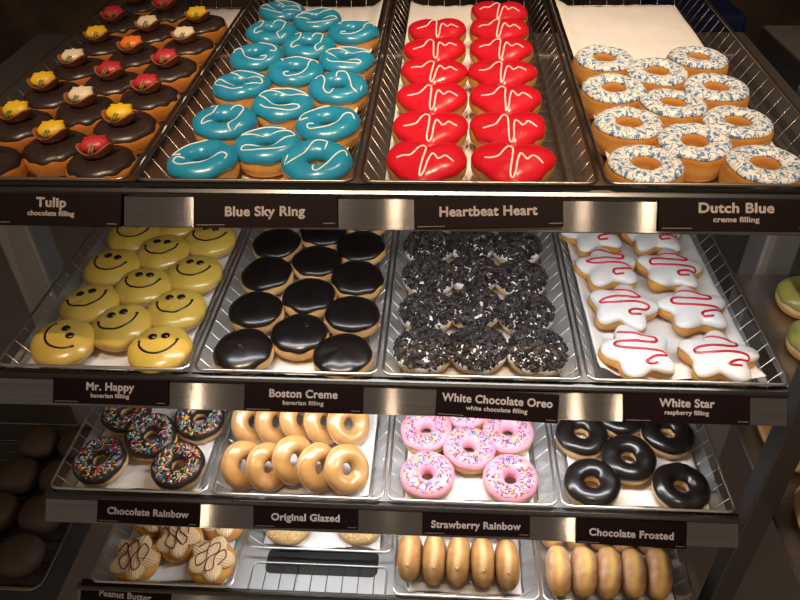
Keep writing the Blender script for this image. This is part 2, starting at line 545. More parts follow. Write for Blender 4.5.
for r in range(4):
    xs = ROW[r][3]
    for c in range(4):
        back = (r == 3 and c == 1)
        basket(r, xs[c], xs[c + 1], LEN[r] - (0.08 if back else 0), 'wire basket ' + BK[r][c], 0.072 if back else 0.0, 0.006 if back else 0.0,
               'old_wire' if r == 0 else 'bright_wire')

def sheet(row, x0, x1, y0, y1, label, amp=0.0015, lift=(0, 0), skew=0.0, seed=0, y=0.0, dz=0.0, front=0.0):
    """paper liner lying on a basket bottom; lift raises the left / right edges up the wire walls"""
    rr = random.Random(seed)
    ph = [rr.uniform(0, 6.28) for _ in range(6)]
    nx, ny = 34, 60
    m = MB(); vs = []; fs = []
    wdt = x1 - x0
    for j in range(ny + 1):
        v = j / ny
        for i in range(nx + 1):
            u = i / nx
            xx = x0 + wdt * u + skew * v
            yy = y0 + (y1 - y0) * v + 0.003 * math.sin(9 * u + ph[0]) * (1 if v in (0, 1) else 0)
            zz = 0.0031 + amp * (1 + math.sin(31 * u * wdt * 8 + 4 * v + ph[1]) * math.sin(23 * v + 3 * u + ph[2])) * 0.5
            eu = max(0, 0.12 - u) / 0.12; ev = max(0, u - 0.88) / 0.12
            zz += lift[0] * eu + lift[1] * ev
            zz += front * max(0, 0.06 - v) / 0.06
            vs.append((xx, yy, zz))
    for j in range(ny):
        for i in range(nx):
            a = j * (nx + 1) + i
            fs.append((a, a + 1, a + nx + 2, a + nx + 1))
    m.add(vs, fs)
    o = m.build('paper_liner', M['paper'])
    so = o.modifiers.new('t', 'SOLIDIFY'); so.thickness = 0.0003
    o.location = at(row, 0, y, dz)
    o.rotation_mode = 'QUATERNION'; o.rotation_quaternion = tiltq(row)
    tag(o, label, 'paper', 'paper liners in the baskets')
LINERS = []
def liners():
    x = [r[3] for r in ROW]
    i = 0.027
    sheet(0, x[0][0] + i - .003, x[0][1] - i, 0.022, 0.645, 'paper liner under the tulip doughnuts', seed=1, lift=(0.004, 0.0))
    sheet(0, x[0][1] + i + 0.022, x[0][2] - i + 0.004, 0.022, 0.655, 'white paper liner under the blue rings', seed=2, lift=(0, 0.012))
    sheet(0, x[0][2] + i - 0.002, x[0][3] - i - 0.022, 0.024, 0.66, 'white paper liner under the red hearts', seed=3, lift=(0.006, 0.0))
    sheet(0, x[0][3] + i - 0.004, x[0][4] - i - 0.002, 0.022, 0.655, 'white paper liner under the blue floral doughnuts', seed=4, lift=(0.012, 0.0))
    sheet(1, x[1][0] + i - .001, x[1][1] - i, 0.021, 0.39, 'white paper liner under the smiley doughnuts', seed=5, lift=(0.003, 0))
    sheet(1, x[1][1] + i + 0.012, x[1][2] - i - .01, 0.022, 0.39, 'white paper liner under the chocolate-topped doughnuts', seed=6)
    sheet(1, x[1][2] + i, x[1][3] - i - 0.014, 0.023, 0.39, 'white paper liner under the cookie crumb doughnuts', seed=7)
    sheet(1, x[1][3] + i - 0.002, x[1][4] - i + 0.003, 0.023, 0.39, 'creased white paper liner under the white stars', amp=0.002, seed=8, lift=(0.014, 0.010), skew=-0.006, front=0.010)
    sheet(2, x[2][0] + i, x[2][1] - i, 0.021, 0.37, 'white paper liner under the sprinkled chocolate rings', seed=9)
    sheet(2, x[2][1] + i, x[2][2] - i, 0.021, 0.37, 'white paper liner under the glazed rings', seed=10, lift=(0, 0.006))
    sheet(2, x[2][2] + i, x[2][3] - i - 0.005, 0.021, 0.37, 'white paper liner under the pink rings', seed=11)
    sheet(2, x[2][3] + i, x[2][4] - i, 0.021, 0.37, 'white paper liner under the dark frosted rings', seed=12)
    sheet(3, x[3][0] + i, x[3][1] - i, 0.021, 0.35, 'white paper liner under the peanut cream doughnuts', seed=13)
    sheet(3, x[3][1] + i, x[3][2] - i, 0.022, 0.27, 'white paper liner under the two crumbed doughnuts', seed=14, y=0.072, dz=0.006)
    sheet(3, x[3][2] + i, x[3][3] - i, 0.021, 0.35, 'white paper liner under the plain golden buns', seed=15)
    sheet(3, x[3][3] + i, x[3][4] - i, 0.021, 0.35, 'white paper liner under the sugar-dusted buns', seed=16)
liners()

# bare shelf in front of the pushed-back basket: dark rounded patch on the plate and a low wire grid
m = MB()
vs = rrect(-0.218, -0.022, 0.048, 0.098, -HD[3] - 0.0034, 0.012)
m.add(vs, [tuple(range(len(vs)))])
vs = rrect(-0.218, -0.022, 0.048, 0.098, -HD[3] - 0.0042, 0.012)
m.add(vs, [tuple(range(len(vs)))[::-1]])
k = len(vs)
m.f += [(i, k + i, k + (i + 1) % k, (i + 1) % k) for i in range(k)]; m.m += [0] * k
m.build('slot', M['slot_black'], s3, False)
o = thing('wire_grid', 'low wire grid on the lowest shelf before the pushed-back basket', 'rack', at(3, 0, 0, -0.0005))
m = MB(); m.tube(rrect(-0.238, -0.006, 0.006, 0.066, 0.001, 0.008), 0.0014, True, 6); m.build('grid_frame', M['bright_wire'], o)
m = MB()
for i in range(8):
    x = -0.214 + i * 0.0268
    m.tube([(x, 0.006, 0.0012), (x, 0.066, 0.0012)], 0.0008, False, 5)
m.build('grid_wires', M['dark_frame'], o)

# ------------------------------------------------------------------ name signs
def text_part(body, width, cap, mat, parent, loc, name, bold=0.045):
    cu = bpy.data.curves.new('lettering', 'FONT')
    cu.body = body
    cu.size = cap / 0.70
    cu.align_x = 'CENTER'
    cu.extrude = 0.00025
    cu.space_character = 1.06
    t = bpy.data.objects.new('lettering', cu)
    C.objects.link(t)
    bpy.context.view_layer.update()
    me = bpy.data.meshes.new_from_object(t.evaluated_get(bpy.context.evaluated_depsgraph_get()))
    bpy.data.objects.remove(t)
    xs = [v.co.x for v in me.vertices]
    w0, xm = max(xs) - min(xs), (max(xs) + min(xs)) / 2
    ys = [v.co.y for v in me.vertices]
    for v in me.vertices:
        v.co.x = (v.co.x - xm) * width / w0
    b = MB()
    P = [tuple(v.co) for v in me.vertices]
    F = [tuple(p.vertices) for p in me.polygons]
    bpy.data.meshes.remove(me)
    for k in range(8):
        a = 2 * PI * k / 8
        e = cap * bold
        b.add([(x + e * math.cos(a), y + e * math.sin(a), z) for x, y, z in P], F)
    o = b.build(name, mat, None, False)
    o.parent = parent
    o.location = loc
    o.rotation_euler = (PI / 2, 0, 0)
    return o
SIGN_AT = {'Tulip': 'below the chocolate tulip doughnuts', 'Blue Sky Ring': 'below the blue ring doughnuts', 'Heartbeat Heart': 'below the red heart doughnuts',
           'Dutch Blue': 'below the blue patterned rings', 'Mr. Happy': 'below the yellow smiley doughnuts', 'Boston Creme': 'below the smooth chocolate-topped doughnuts',
           'White Chocolate Oreo': 'below the cookie crumb doughnuts', 'White Star': 'below the white star doughnuts', 'Chocolate Rainbow': 'below the sprinkled chocolate rings',
           'Original Glazed': 'below the plain glazed rings', 'Strawberry Rainbow': 'below the pink sprinkled rings', 'Chocolate Frosted': 'below the dark frosted rings',
           'Peanut Butter': 'below the peanut cream doughnuts at lower left'}
def sign(row, xc, z0, z1, title, tw, sub=None, sw=0, roll=0.0, tx=0.0, tcap=0.0098):
    Y, Z, t, _ = ROW[row]
    hgt = z1 - z0
    q = Quaternion((1, 0, 0), -math.acos(0.788)) @ Quaternion((0, 1, 0), R(roll))
    sc = (z0 + z1) / 2
    loc = Vector((xc, Y - 0.012, Z - 0.0205)) + Vector((0, -0.616, -0.788)) * sc + Vector((0, -0.788, 0.616)) * 0.0020
    o = thing('name_sign', 'dark name sign with white lettering ' + SIGN_AT[title], 'sign', loc, q, 'dark name signs on the shelf fronts')
    m = MB(); m.box((-0.0765, -0.001, -hgt / 2), (0.0765, 0.001, hgt / 2)); m.build('sign_panel', M['sign_black'], o, False, 0.0004)
    zt = 0.0015 if sub else -tcap / 2 - 0.001
    text_part(title, tw, tcap, M['sign_text'], o, (tx, -0.0013, zt), 'title')
    if sub:
        text_part(sub, sw, 0.0052, M['sign_text'], o, (tx, -0.0013, -0.0080), 'subtitle')
    m = MB()
    x = -0.073
    rr = random.Random(title)
    while x < -0.045:
        l = rr.uniform(0.001, 0.004); m.box((x, -0.0013, -hgt / 2 + 0.0022), (x + l, -0.0010, -hgt / 2 + 0.0030)); x += l + 0.0007
    x = 0.062
    while x < 0.073:
        l = rr.uniform(0.001, 0.003); m.box((x, -0.0013, -hgt / 2 + 0.0032), (x + l, -0.0010, -hgt / 2 + 0.0040)); x += l + 0.0006
    m.build('fine_print', M['fine_print'], o, False)
sign(0, -0.338, -0.0110, 0.0265, 'Tulip', 0.032, 'chocolate filling', 0.051, roll=0.8)
sign(0, -0.1065, -0.0105, 0.0250, 'Blue Sky Ring', 0.084, roll=-1.0)
sign(0, 0.1265, -0.0146, 0.0230, 'Heartbeat Heart', 0.0995, roll=-1.8)
sign(0, 0.3755, -0.0115, 0.0230, 'Dutch Blue', 0.0735, 'creme filling', 0.045, roll=-0.4)
sign(1, -0.3461, -0.0090, 0.0243, 'Mr. Happy', 0.0625, 'bavarian filling', 0.0505, roll=0.2)
sign(1, -0.0935, -0.0075, 0.0275, 'Boston Creme', 0.087, 'bavarian filling', 0.052)
sign(1, 0.1516, -0.0065, 0.0295, 'White Chocolate Oreo', 0.137, 'white chocolate filling', 0.076, roll=2.2)
sign(1, 0.3845, -0.0100, 0.0275, 'White Star', 0.066, 'raspberry filling', 0.053, roll=-0.2)
sign(2, -0.3438, -0.0120, 0.0256, 'Chocolate Rainbow', 0.121, roll=1.0)
sign(2, -0.1109, -0.0120, 0.0230, 'Original Glazed', 0.099, roll=-0.6)
sign(2, 0.1345, -0.0090, 0.0240, 'Strawberry Rainbow', 0.126, roll=-0.6)
sign(2, 0.3523, -0.0070, 0.0300, 'Chocolate Frosted', 0.116, roll=1.0)
sign(3, -0.437, -0.0220, 0.0160, 'Peanut Butter', 0.088, roll=3.5)

# ------------------------------------------------------------------ doughnut surfaces
def per(rr, n=4, lo=2):
    ks = [(rr.randint(lo, lo + 5), rr.uniform(0, 6.28), rr.uniform(0.4, 1)) for _ in range(n)]
    s = sum(k[2] for k in ks)
    return lambda th: sum(a * np.sin(k * th + p) for k, p, a in ks) / s

def heart_table():
    t = np.linspace(0, 2 * PI, 721)
    x = 16 * np.sin(t) ** 3
    y = 13 * np.cos(t) - 5 * np.cos(2 * t) - 2 * np.cos(3 * t) - np.cos(4 * t) + 2.0
    th = np.arctan2(y, x); r = np.hypot(x, y) / 16.0
    o = np.argsort(th)
    g = np.linspace(-PI, PI, 361)
    rr = np.interp(g, th[o], r[o], period=2 * PI)
    k = np.ones(21) / 21
    rr = np.convolve(np.concatenate([rr[-30:], rr, rr[:30]]), k, 'same')[30:-30]
    return g, rr
HG, HR = heart_table()
def heart_R(th):
    return 0.75 * np.interp(((th + PI) % (2 * PI)) - PI, HG, HR) + 0.25
def star_R(th):
    c = 0.5 + 0.5 * np.cos(5 * (th - PI / 2))
    return 0.68 + 0.32 * c ** 1.0

class Surf:
    """closed doughnut surface: outline R(theta), cross-section superellipse; hole > 0 makes a ring"""
    def __init__(self, Rr, B, hole=0.0, e=0.8, seed=0, shape=None, wob=0.02):
        rr = random.Random(seed)
        self.Rr, self.B, self.hole, self.e, self.shape, self.wob = Rr, B, hole, e, shape, wob
        self.n1, self.n2 = per(rr, 3), per(rr, 3, 1)
    def R(self, th):
        r = self.Rr * (1 + self.wob * self.n1(th))
        if self.shape is not None:
            r = r * self.shape(th)
        return r
    def rcA(self, th):
        r = self.R(th)
        if self.hole:
            return self.Rr * self.hole + (r - self.Rr * self.hole) / 2, (r - self.Rr * self.hole) / 2
        return 0 * r, r
    def pt(self, th, a, off):
        rc, A = self.rcA(th)
        c, s = np.cos(a), np.sin(a)
        ce = np.sign(c) * np.abs(c) ** self.e
        se = np.sign(s) * np.abs(s) ** self.e
        nr, nz = c / A, s / self.B
        ln = np.sqrt(nr * nr + nz * nz)
        r = rc + A * ce + off * nr / ln
        z = self.B * (1 + se) + off * nz / ln
        z = z * (1 + 0.04 * self.n2(th) * (r / self.Rr))
        return np.stack([r * np.cos(th), r * np.sin(th), z], -1)
    def top(self, x, y, off=0.0):
        th = np.arctan2(y, x) * np.ones(1)
        rc, A = self.rcA(th)
        ce = (math.hypot(x, y) - rc[0]) / A[0]
        if abs(ce) > 0.985:
            return None
        c = abs(ce) ** (1 / self.e)
        s = math.sqrt(1 - c * c)
        p = self.pt(th, np.array([math.atan2(s, c if ce > 0 else -c)]), np.array([off]))[0]
        return (x, y, float(p[2]))
    def body(self, nt=44, na=18):
        m = MB()
        th = np.linspace(0, 2 * PI, nt, endpoint=False)
        if self.hole:
            a = np.linspace(0, 2 * PI, na, endpoint=False)
        else:
            a = np.linspace(PI / 2 - 0.06, -PI / 2 + 0.06, na)
        T, A = np.meshgrid(th, a, indexing='ij')
        P = self.pt(T, A, 0 * A).reshape(-1, 3)
        fs = []
        for i in range(nt):
            i2 = (i + 1) % nt
            for j in range(na if self.hole else na - 1):
                j2 = (j + 1) % na
                q = (i * na + j, i2 * na + j, i2 * na + j2, i * na + j2)
                fs.append(q if self.hole else q[::-1])
        if not self.hole:
            fs.append(tuple(i * na for i in range(nt)))
            fs.append(tuple(i * na + na - 1 for i in range(nt))[::-1])
        m.add(P, fs)
        return m
    def icing(self, a_out, T=0.0018, ragged=0.12, a_in=None, seed=0, nt=72, na=16, kf=6, ridge=None):
        rr = random.Random(seed + 91)
        e1, e2 = per(rr, 5, kf), per(rr, 4, 3)
        th = np.linspace(0, 2 * PI, nt, endpoint=False)
        ao = a_out + ragged * e1(th)
        if self.hole:
            ai = (PI - (a_in if a_in is not None else a_out)) - ragged * 0.5 * e2(th)
            st = ai
        else:
            st = np.full(nt, PI / 2 - 0.03)
        u = np.linspace(0, 1, na)
        u = 1 - (1 - u) ** 1.5 if not self.hole else 0.5 - 0.5 * np.cos(PI * u) * (0.6 + 0.4 * np.abs(np.cos(PI * u)))
        TH = np.repeat(th[:, None], na, 1)
        A = st[:, None] + (ao - st)[:, None] * u[None, :]
        arc = np.abs(ao - st)[:, None]
        d = (1 - u)[None, :] * arc
        if self.hole:
            d = np.minimum(d, u[None, :] * arc)
        off = T * np.sqrt(np.clip(d / 0.28, 0, 1)) + np.where(d < 1e-6, -0.0012, 0)
        if ridge is not None:
            off = off + ridge(TH, A, d)
        P = self.pt(TH, A, off).reshape(-1, 3)
        fs = []
        for i in range(nt):
            i2 = (i + 1) % nt
            for j in range(na - 1):
                fs.append((i * na + j, i * na + j + 1, i2 * na + j + 1, i2 * na + j))
        if not self.hole:
            fs.append(tuple(i * na for i in range(nt)))
        m = MB()
        m.add(P, fs)
        return m
    def path(self, m, pts, r, off, flat=0.6, n=6, dens=4, mi=0):
        """a piped line over the top: Catmull-Rom through pts, broken where it crosses the hole or leaves the edge"""
        pts = [Vector((p[0], p[1])) for p in pts]
        out = []
        for i in range(len(pts) - 1):
            p0, p1, p2, p3 = pts[max(i - 1, 0)], pts[i], pts[i + 1], pts[min(i + 2, len(pts) - 1)]
            for k in range(dens):
                t = k / dens
                out.append(0.5 * ((2 * p1) + (p2 - p0) * t + (2 * p0 - 5 * p1 + 4 * p2 - p3) * t * t + (3 * p1 - p0 - 3 * p2 + p3) * t ** 3))
        out.append(pts[-1])
        seg = []
        for p in out:
            q = self.top(p.x, p.y, off)
            if q is None or q[2] < self.B * 1.15:
                if len(seg) > 2: m.tube(seg, r, False, n, mi, flat)
                seg = []
            else:
                seg.append(q)
        if len(seg) > 2:
            m.tube(seg, r, False, n, mi, flat)

def rot2(pts, a):
    c, s = math.cos(a), math.sin(a)
    return [(x * c - y * s, x * s + y * c) for x, y in pts]

def rest(row, x, y, S, tilt=(0, 0), extra=0.0015, face=0.0):
    """position and rotation of a doughnut lying on the paper of its basket, leaning by tilt (towards viewer, towards right)"""
    q = tiltq(row) @ Quaternion((1, 0, 0), tilt[0]) @ Quaternion((0, 1, 0), tilt[1])
    lift = S.Rr * 0.62 * (abs(math.sin(tilt[0])) + abs(math.sin(tilt[1])))
    # y in the tables is measured at icing height
    return at(row, x, y, 0.003 + extra + lift - 0.0005), q

ORD = ['front one', 'second from front', 'third from front', 'fourth from front', 'fifth from front', 'sixth from front', 'seventh from front']
def columns(pts, names, cuts):
    """words for every place: which column, which one from the front"""
    res = [None] * len(pts)
    cols = [[] for _ in names]
    for i, p in enumerate(pts):
        c = sum(p[0] > k for k in cuts)
        cols[c].append(i)
    for c, l in enumerate(cols):
        l.sort(key=lambda i: pts[i][1])
        for k, i in enumerate(l):
            w = ORD[k] if k < len(l) - 1 else 'rearmost one'
            res[i] = '%s in the %s column' % (w, names[c])
    return res
L3 = ['left', 'middle', 'right']

def sprinkles(S, m, cnt, rr, off, nm=8, rad=0.0008):
    for _ in range(cnt):
        for _t in range(20):
            r = S.Rr * math.sqrt(rr.uniform((S.hole + 0.06) ** 2, 0.90))
            a = rr.uniform(0, 6.283)
            p = S.top(r * math.cos(a), r * math.sin(a), off)
            if p and p[2] > S.B * 1.3:
                break
        else:
            continue
        L = rr.uniform(0.0018, 0.0028)
        b = rr.uniform(0, 6.283)
        p1 = S.top(p[0] + L * math.cos(b), p[1] + L * math.sin(b), off)
        p0 = S.top(p[0] - L * math.cos(b), p[1] - L * math.sin(b), off)
        if p0 and p1:
            m.tube([p0, p1], rad, False, 5, rr.randrange(nm))

def chunks(S, m, cnt, rr, off, nm, smin, smax, rmax=0.93, zmin=0.9):
    OC = [(1, 0, 0), (0, 1, 0), (-1, 0, 0), (0, -1, 0), (0, 0, 1), (0, 0, -1)]
    OF = [(0, 1, 4), (1, 2, 4), (2, 3, 4), (3, 0, 4), (1, 0, 5), (2, 1, 5), (3, 2, 5), (0, 3, 5)]
    CU = [(-1, -1, -1), (1, -1, -1), (1, 1, -1), (-1, 1, -1), (-1, -1, 1), (1, -1, 1), (1, 1, 1), (-1, 1, 1)]
    CF = [(0, 3, 2, 1), (4, 5, 6, 7), (0, 1, 5, 4), (1, 2, 6, 5), (2, 3, 7, 6), (3, 0, 4, 7)]
    for _ in range(cnt):
        r = math.sqrt(rr.random()) * rmax if rr.random() < 0.62 else rr.uniform(0.84, 0.985)
        a = rr.uniform(0, 6.283)
        Rm = float(S.R(np.array([a]))[0])
        p = S.top(r * Rm * math.cos(a), r * Rm * math.sin(a), off)
        if not p or p[2] < S.B * zmin: continue
        s = smin + (smax - smin) * rr.random() ** 2
        q = Quaternion((rr.gauss(0, 1), rr.gauss(0, 1), rr.gauss(0, 1), rr.gauss(0, 1))).normalized()
        V, F = (OC, OF) if rr.random() < 0.5 else (CU, CF)
        g = 1.0 if V is OC else 0.72
        vs = [Vector(p) + q @ Vector((v[0] * s * g * rr.uniform(0.7, 1.2), v[1] * s * g * rr.uniform(0.6, 1.0), v[2] * s * g * rr.uniform(0.4, 0.8))) for v in V]
        m.add(vs, F, rr.randrange(nm))

# ------------------------------------------------------------------ top shelf: tulips
def tulip_candy(o, S, colour, rr, cx, cy, ang):
    z = S.top(cx, cy, 0.002)[2] - 0.001
    def put(p):
        c, s = math.cos(ang), math.sin(ang)
        return (cx + p[0] * c - p[1] * s, cy + p[0] * s + p[1] * c, z + p[2])
    # coloured flower head: cushion with pointed petal tips at its far end
    m = MB(); nt, na = 40, 12
    vs, fs = [], []
    for i in range(nt):
        th = 2 * PI * i / nt
        d = ((th - PI / 2 + PI) % (2 * PI)) - PI
        tip = sum(0.32 * math.exp(-((d - k) / 0.16) ** 2) for k in (-0.75, -0.05, 0.62)) - 0.06 * math.exp(-(d / 1.0) ** 2)
        rad = 1 + tip
        for j in range(na):
            a = PI / 2 - PI * j / (na - 1)
            rx = math.cos(a) ** 0.7 * rad if abs(a) < PI / 2 - 1e-6 else 0.001
            groove = 1 - 0.14 * (0.5 + 0.5 * math.cos(9 * d)) * math.cos(a)
            yy = rx * math.sin(th)
            vs.append(put((0.0158 * rx * math.cos(th), 0.0065 + 0.0100 * yy, 0.0118 + 0.0062 * math.sin(a) * groove + 0.0035 * yy)))
    for i in range(nt):
        for j in range(na - 1):
            a, b = i * na + j, ((i + 1) % nt) * na + j
            fs.append((a, a + 1, b + 1, b))
    m.add(vs, fs)
    m.build('petals', M['tulip_' + colour], o)
    # curled milk chocolate leaf in front of the flower
    m = MB(); nu, nv = 28, 7
    vs, fs = [], []
    for k, thick in enumerate((0.0, 0.0016)):
        for i in range(nu + 1):
            u = i / nu
            th = R(150) + R(240) * u
            wave = 0.0118 + 0.0034 * math.cos(2 * PI * (u - 0.08) * 1.5) - 0.0005 * u
            for j in range(nv + 1):
                v = j / nv
                r = (0.0110 + 0.0075 * v ** 0.6 + 0.004 * max(0, u - 0.75) * 4 * v) - thick
                vs.append(put((1.02 * r * math.cos(th), 0.001 + 0.82 * r * math.sin(th), 0.001 + wave * v)))
    w = (nu + 1) * (nv + 1)
    for i in range(nu):
        for j in range(nv):
            a = i * (nv + 1) + j
            fs.append((a, a + nv + 1, a + nv + 2, a + 1))
            fs.append((w + a, w + a + 1, w + a + nv + 2, w + a + nv + 1))
        a = i * (nv + 1)
        fs.append((a + nv, a + 2 * nv + 1, w + a + 2 * nv + 1, w + a + nv))
    for a in (0, nu * (nv + 1)):
        for j in range(nv):
            fs.append((a + j, a + j + 1, w + a + j + 1, w + a + j))
    m.add(vs, fs)
    m.build('chocolate_leaf', M['milk_chocolate'], o)
    m = MB()
    m.tube([put((-0.006, -0.0130, 0.0100)), put((-0.004, -0.0110, 0.0140)), put((-0.001, -0.0055, 0.0165))], 0.0011, False, 6)
    m.tube([put((-0.003, -0.0135, 0.0100)), put((-0.001, -0.0110, 0.0138)), put((0.002, -0.0060, 0.0160))], 0.0010, False, 6)
    m.build('stem', M['stem_green'], o)

TUL = [(-0.297, 0.039, 'red'), (-0.362, 0.072, 'yellow'), (-0.425, 0.034, 'red'), (-0.428, 0.125, 'yellow'), (-0.300, 0.123, 'yellow'), (-0.365, 0.165, 'cream'),
       (-0.428, 0.212, 'yellow'), (-0.299, 0.207, 'red'), (-0.363, 0.252, 'red'), (-0.427, 0.298, 'cream'), (-0.297, 0.294, 'red'), (-0.363, 0.341, 'orange'),
       (-0.429, 0.385, 'yellow'), (-0.299, 0.384, 'cream'), (-0.366, 0.430, 'cream'), (-0.430, 0.476, 'red'), (-0.303, 0.474, 'yellow'), (-0.430, 0.566, 'red'), (-0.366, 0.526, 'red')]
wd = columns(TUL, L3, (-0.395, -0.33))
for i, (x, y, col) in enumerate(TUL):
    rr = random.Random(100 + i)
    S = Surf(0.0395, 0.0160, 0, 0.72, 100 + i)
    p, q = rest(0, wide(x), deep(y) - 0.004, S, (rr.uniform(-.02, .05), rr.uniform(-.06, .02)))
    o = thing('tulip_doughnut', 'chocolate-topped doughnut with %s candy tulip, %s' % (col, wd[i]), 'doughnut', p, q, 'tulip doughnuts')
    S.body().build('dough', M['orange_dough'], o)
    S.icing(R(24), 0.0022, 0.14, seed=i, kf=7).build('chocolate_icing', M['dull_chocolate'], o)
    tulip_candy(o, S, col, rr, rr.uniform(-.008, .001), rr.uniform(-0.007, 0.001), rr.uniform(-0.05, 0.45))

# ------------------------------------------------------------------ top shelf: blue rings
BLU = [(-0.184, 0.041), (-0.120, 0.077), (-0.058, 0.039), (-0.184, 0.134), (-0.057, 0.128), (-0.122, 0.182), (-0.187, 0.240), (-0.059, 0.232), (-0.124, 0.284),
       (-0.186, 0.334), (-0.059, 0.325), (-0.120, 0.376), (-0.186, 0.430), (-0.060, 0.432), (-0.123, 0.485), (-0.188, 0.528)]
BLUE_STROKES = [
    [[(-.012, .028), (.010, .026), (.025, .019), (.030, .010), (.022, .006)], [(-.033, -.004), (-.031, .006), (-.021, .004), (-.010, -.017), (.006, -.027), (.020, -.024), (.022, -.015), (.013, -.014)]],
    [[(-.031, -.010), (-.026, -.023), (-.019, -.016), (-.017, .006), (-.012, .025), (-.004, .030), (.003, .022), (.006, -.018), (.011, -.029), (.017, -.020), (.019, .008), (.024, .021), (.030, .012)]],
    [[(-.024, .019), (.000, .025), (.022, .022), (.028, .016), (.014, .013), (-.012, .015), (-.029, .010), (-.032, .001), (-.022, -.007), (.000, -.016), (.023, -.012), (.030, -.018), (.016, -.026), (-.008, -.029), (-.020, -.024)]]]
wd = columns(BLU, L3, (-0.155, -0.09))
for i, (x, y) in enumerate(BLU):
    rr = random.Random(200 + i)
    S = Surf(0.0392, 0.0165, 0.27, 0.85, 200 + i)
    p, q = rest(0, wide(x), deep(y), S, (rr.uniform(0, .10), rr.uniform(-.06, .06)))
    o = thing('blue_ring_doughnut', 'blue-iced ring doughnut with white drizzle, ' + wd[i], 'doughnut', p, q, 'blue ring doughnuts')
    S.body().build('dough', M['golden_dough'], o)
    S.icing(R(14), 0.0018, 0.12, R(8), seed=i, kf=4).build('blue_icing', M['blue_icing'], o)
    m = MB()
    fx = rr.choice((-1, 1))
    for stroke in BLUE_STROKES[(i * 2 + i // 3) % 3]:
        pts = [(fx * a * 0.98 + rr.uniform(-.0015, .0015), b * 0.98 + rr.uniform(-.0015, .0015)) for a, b in stroke]
        S.path(m, rot2(pts, rr.uniform(-.5, .5)), 0.0011, 0.0019, 0.7, dens=6)
    m.build('drizzle', M['white_drizzle'], o)

# ------------------------------------------------------------------ top shelf: hearts
HEA = [(0.060, 0.043), (0.063, 0.120), (0.064, 0.203), (0.063, 0.284), (0.064, 0.366), (0.066, 0.446), (0.153, 0.043), (0.154, 0.120), (0.153, 0.200), (0.154, 0.281), (0.156, 0.364), (0.157, 0.444), (0.160, 0.522)]
wd = columns(HEA, ['left', 'right'], (0.11,))
for i, (x, y) in enumerate(HEA):
    rr = random.Random(300 + i)
    S = Surf(0.0465, 0.0165, 0, 0.70, 300 + i, heart_R, 0.03)
    p, q = rest(0, wide(x), y + 0.001, S, (R(7) + rr.uniform(0, .05), rr.uniform(-.03, .03)))
    q = q @ Quaternion((0, 0, 1), rr.uniform(-.1, .14))
    o = thing('heart_doughnut', 'red-iced heart doughnut with white heartbeat line, ' + wd[i], 'doughnut', p, q, 'red heart doughnuts')
    S.body(64).build('dough', M['golden_dough'], o)
    S.icing(R(12), 0.0018, 0.16, seed=i, nt=90, kf=4).build('red_icing', M['red_icing'], o)
    m = MB()
    j = lambda: rr.uniform(-.002, .002)
    pts = [(-.031, .002 + j()), (-.024, .003 + j()), (-.016, .005), (-.010, .017 + j()), (-.005, .024), (-.001, .019), (-.002, .0), (-.003 + j(), -.022), (-.001, -.028), (.002, -.020),
           (.004, -.002), (.007, .010 + j()), (.011, .006), (.014, .001), (.018, .005 + j()), (.021, .008), (.026, .005), (.031, .001 + j())]
    S.path(m, pts, 0.0012, 0.0018, 0.7, dens=5)
    m.build('heartbeat_line', M['white_drizzle'], o)

# ------------------------------------------------------------------ top shelf: floral blue rings
DUT = [(0.290, 0.030), (0.411, 0.031), (0.352, 0.079), (0.290, 0.124), (0.412, 0.127), (0.350, 0.174), (0.414, 0.221), (0.289, 0.218), (0.352, 0.270), (0.291, 0.314), (0.415, 0.316)]
wd = columns(DUT, L3, (0.32, 0.38))
for i, (x, y) in enumerate(DUT):
    rr = random.Random(400 + i)
    S = Surf(0.0415, 0.0178, 0.27, 0.72, 400 + i, wob=0.015)
    p, q = rest(0, wide(x), deep(y), S, (rr.uniform(-.01, .06), rr.uniform(-.02, .05)))
    o = thing('floral_ring_doughnut', 'ring doughnut with white icing and blue leaf pattern, ' + wd[i], 'doughnut', p, q, 'blue patterned doughnuts')
    S.body(52, 24).build('dough', M['golden_dough'], o)
    S.icing(R(38), 0.0012, 0.05, R(48), seed=i, kf=3).build('patterned_icing', M['floral_icing'], o)

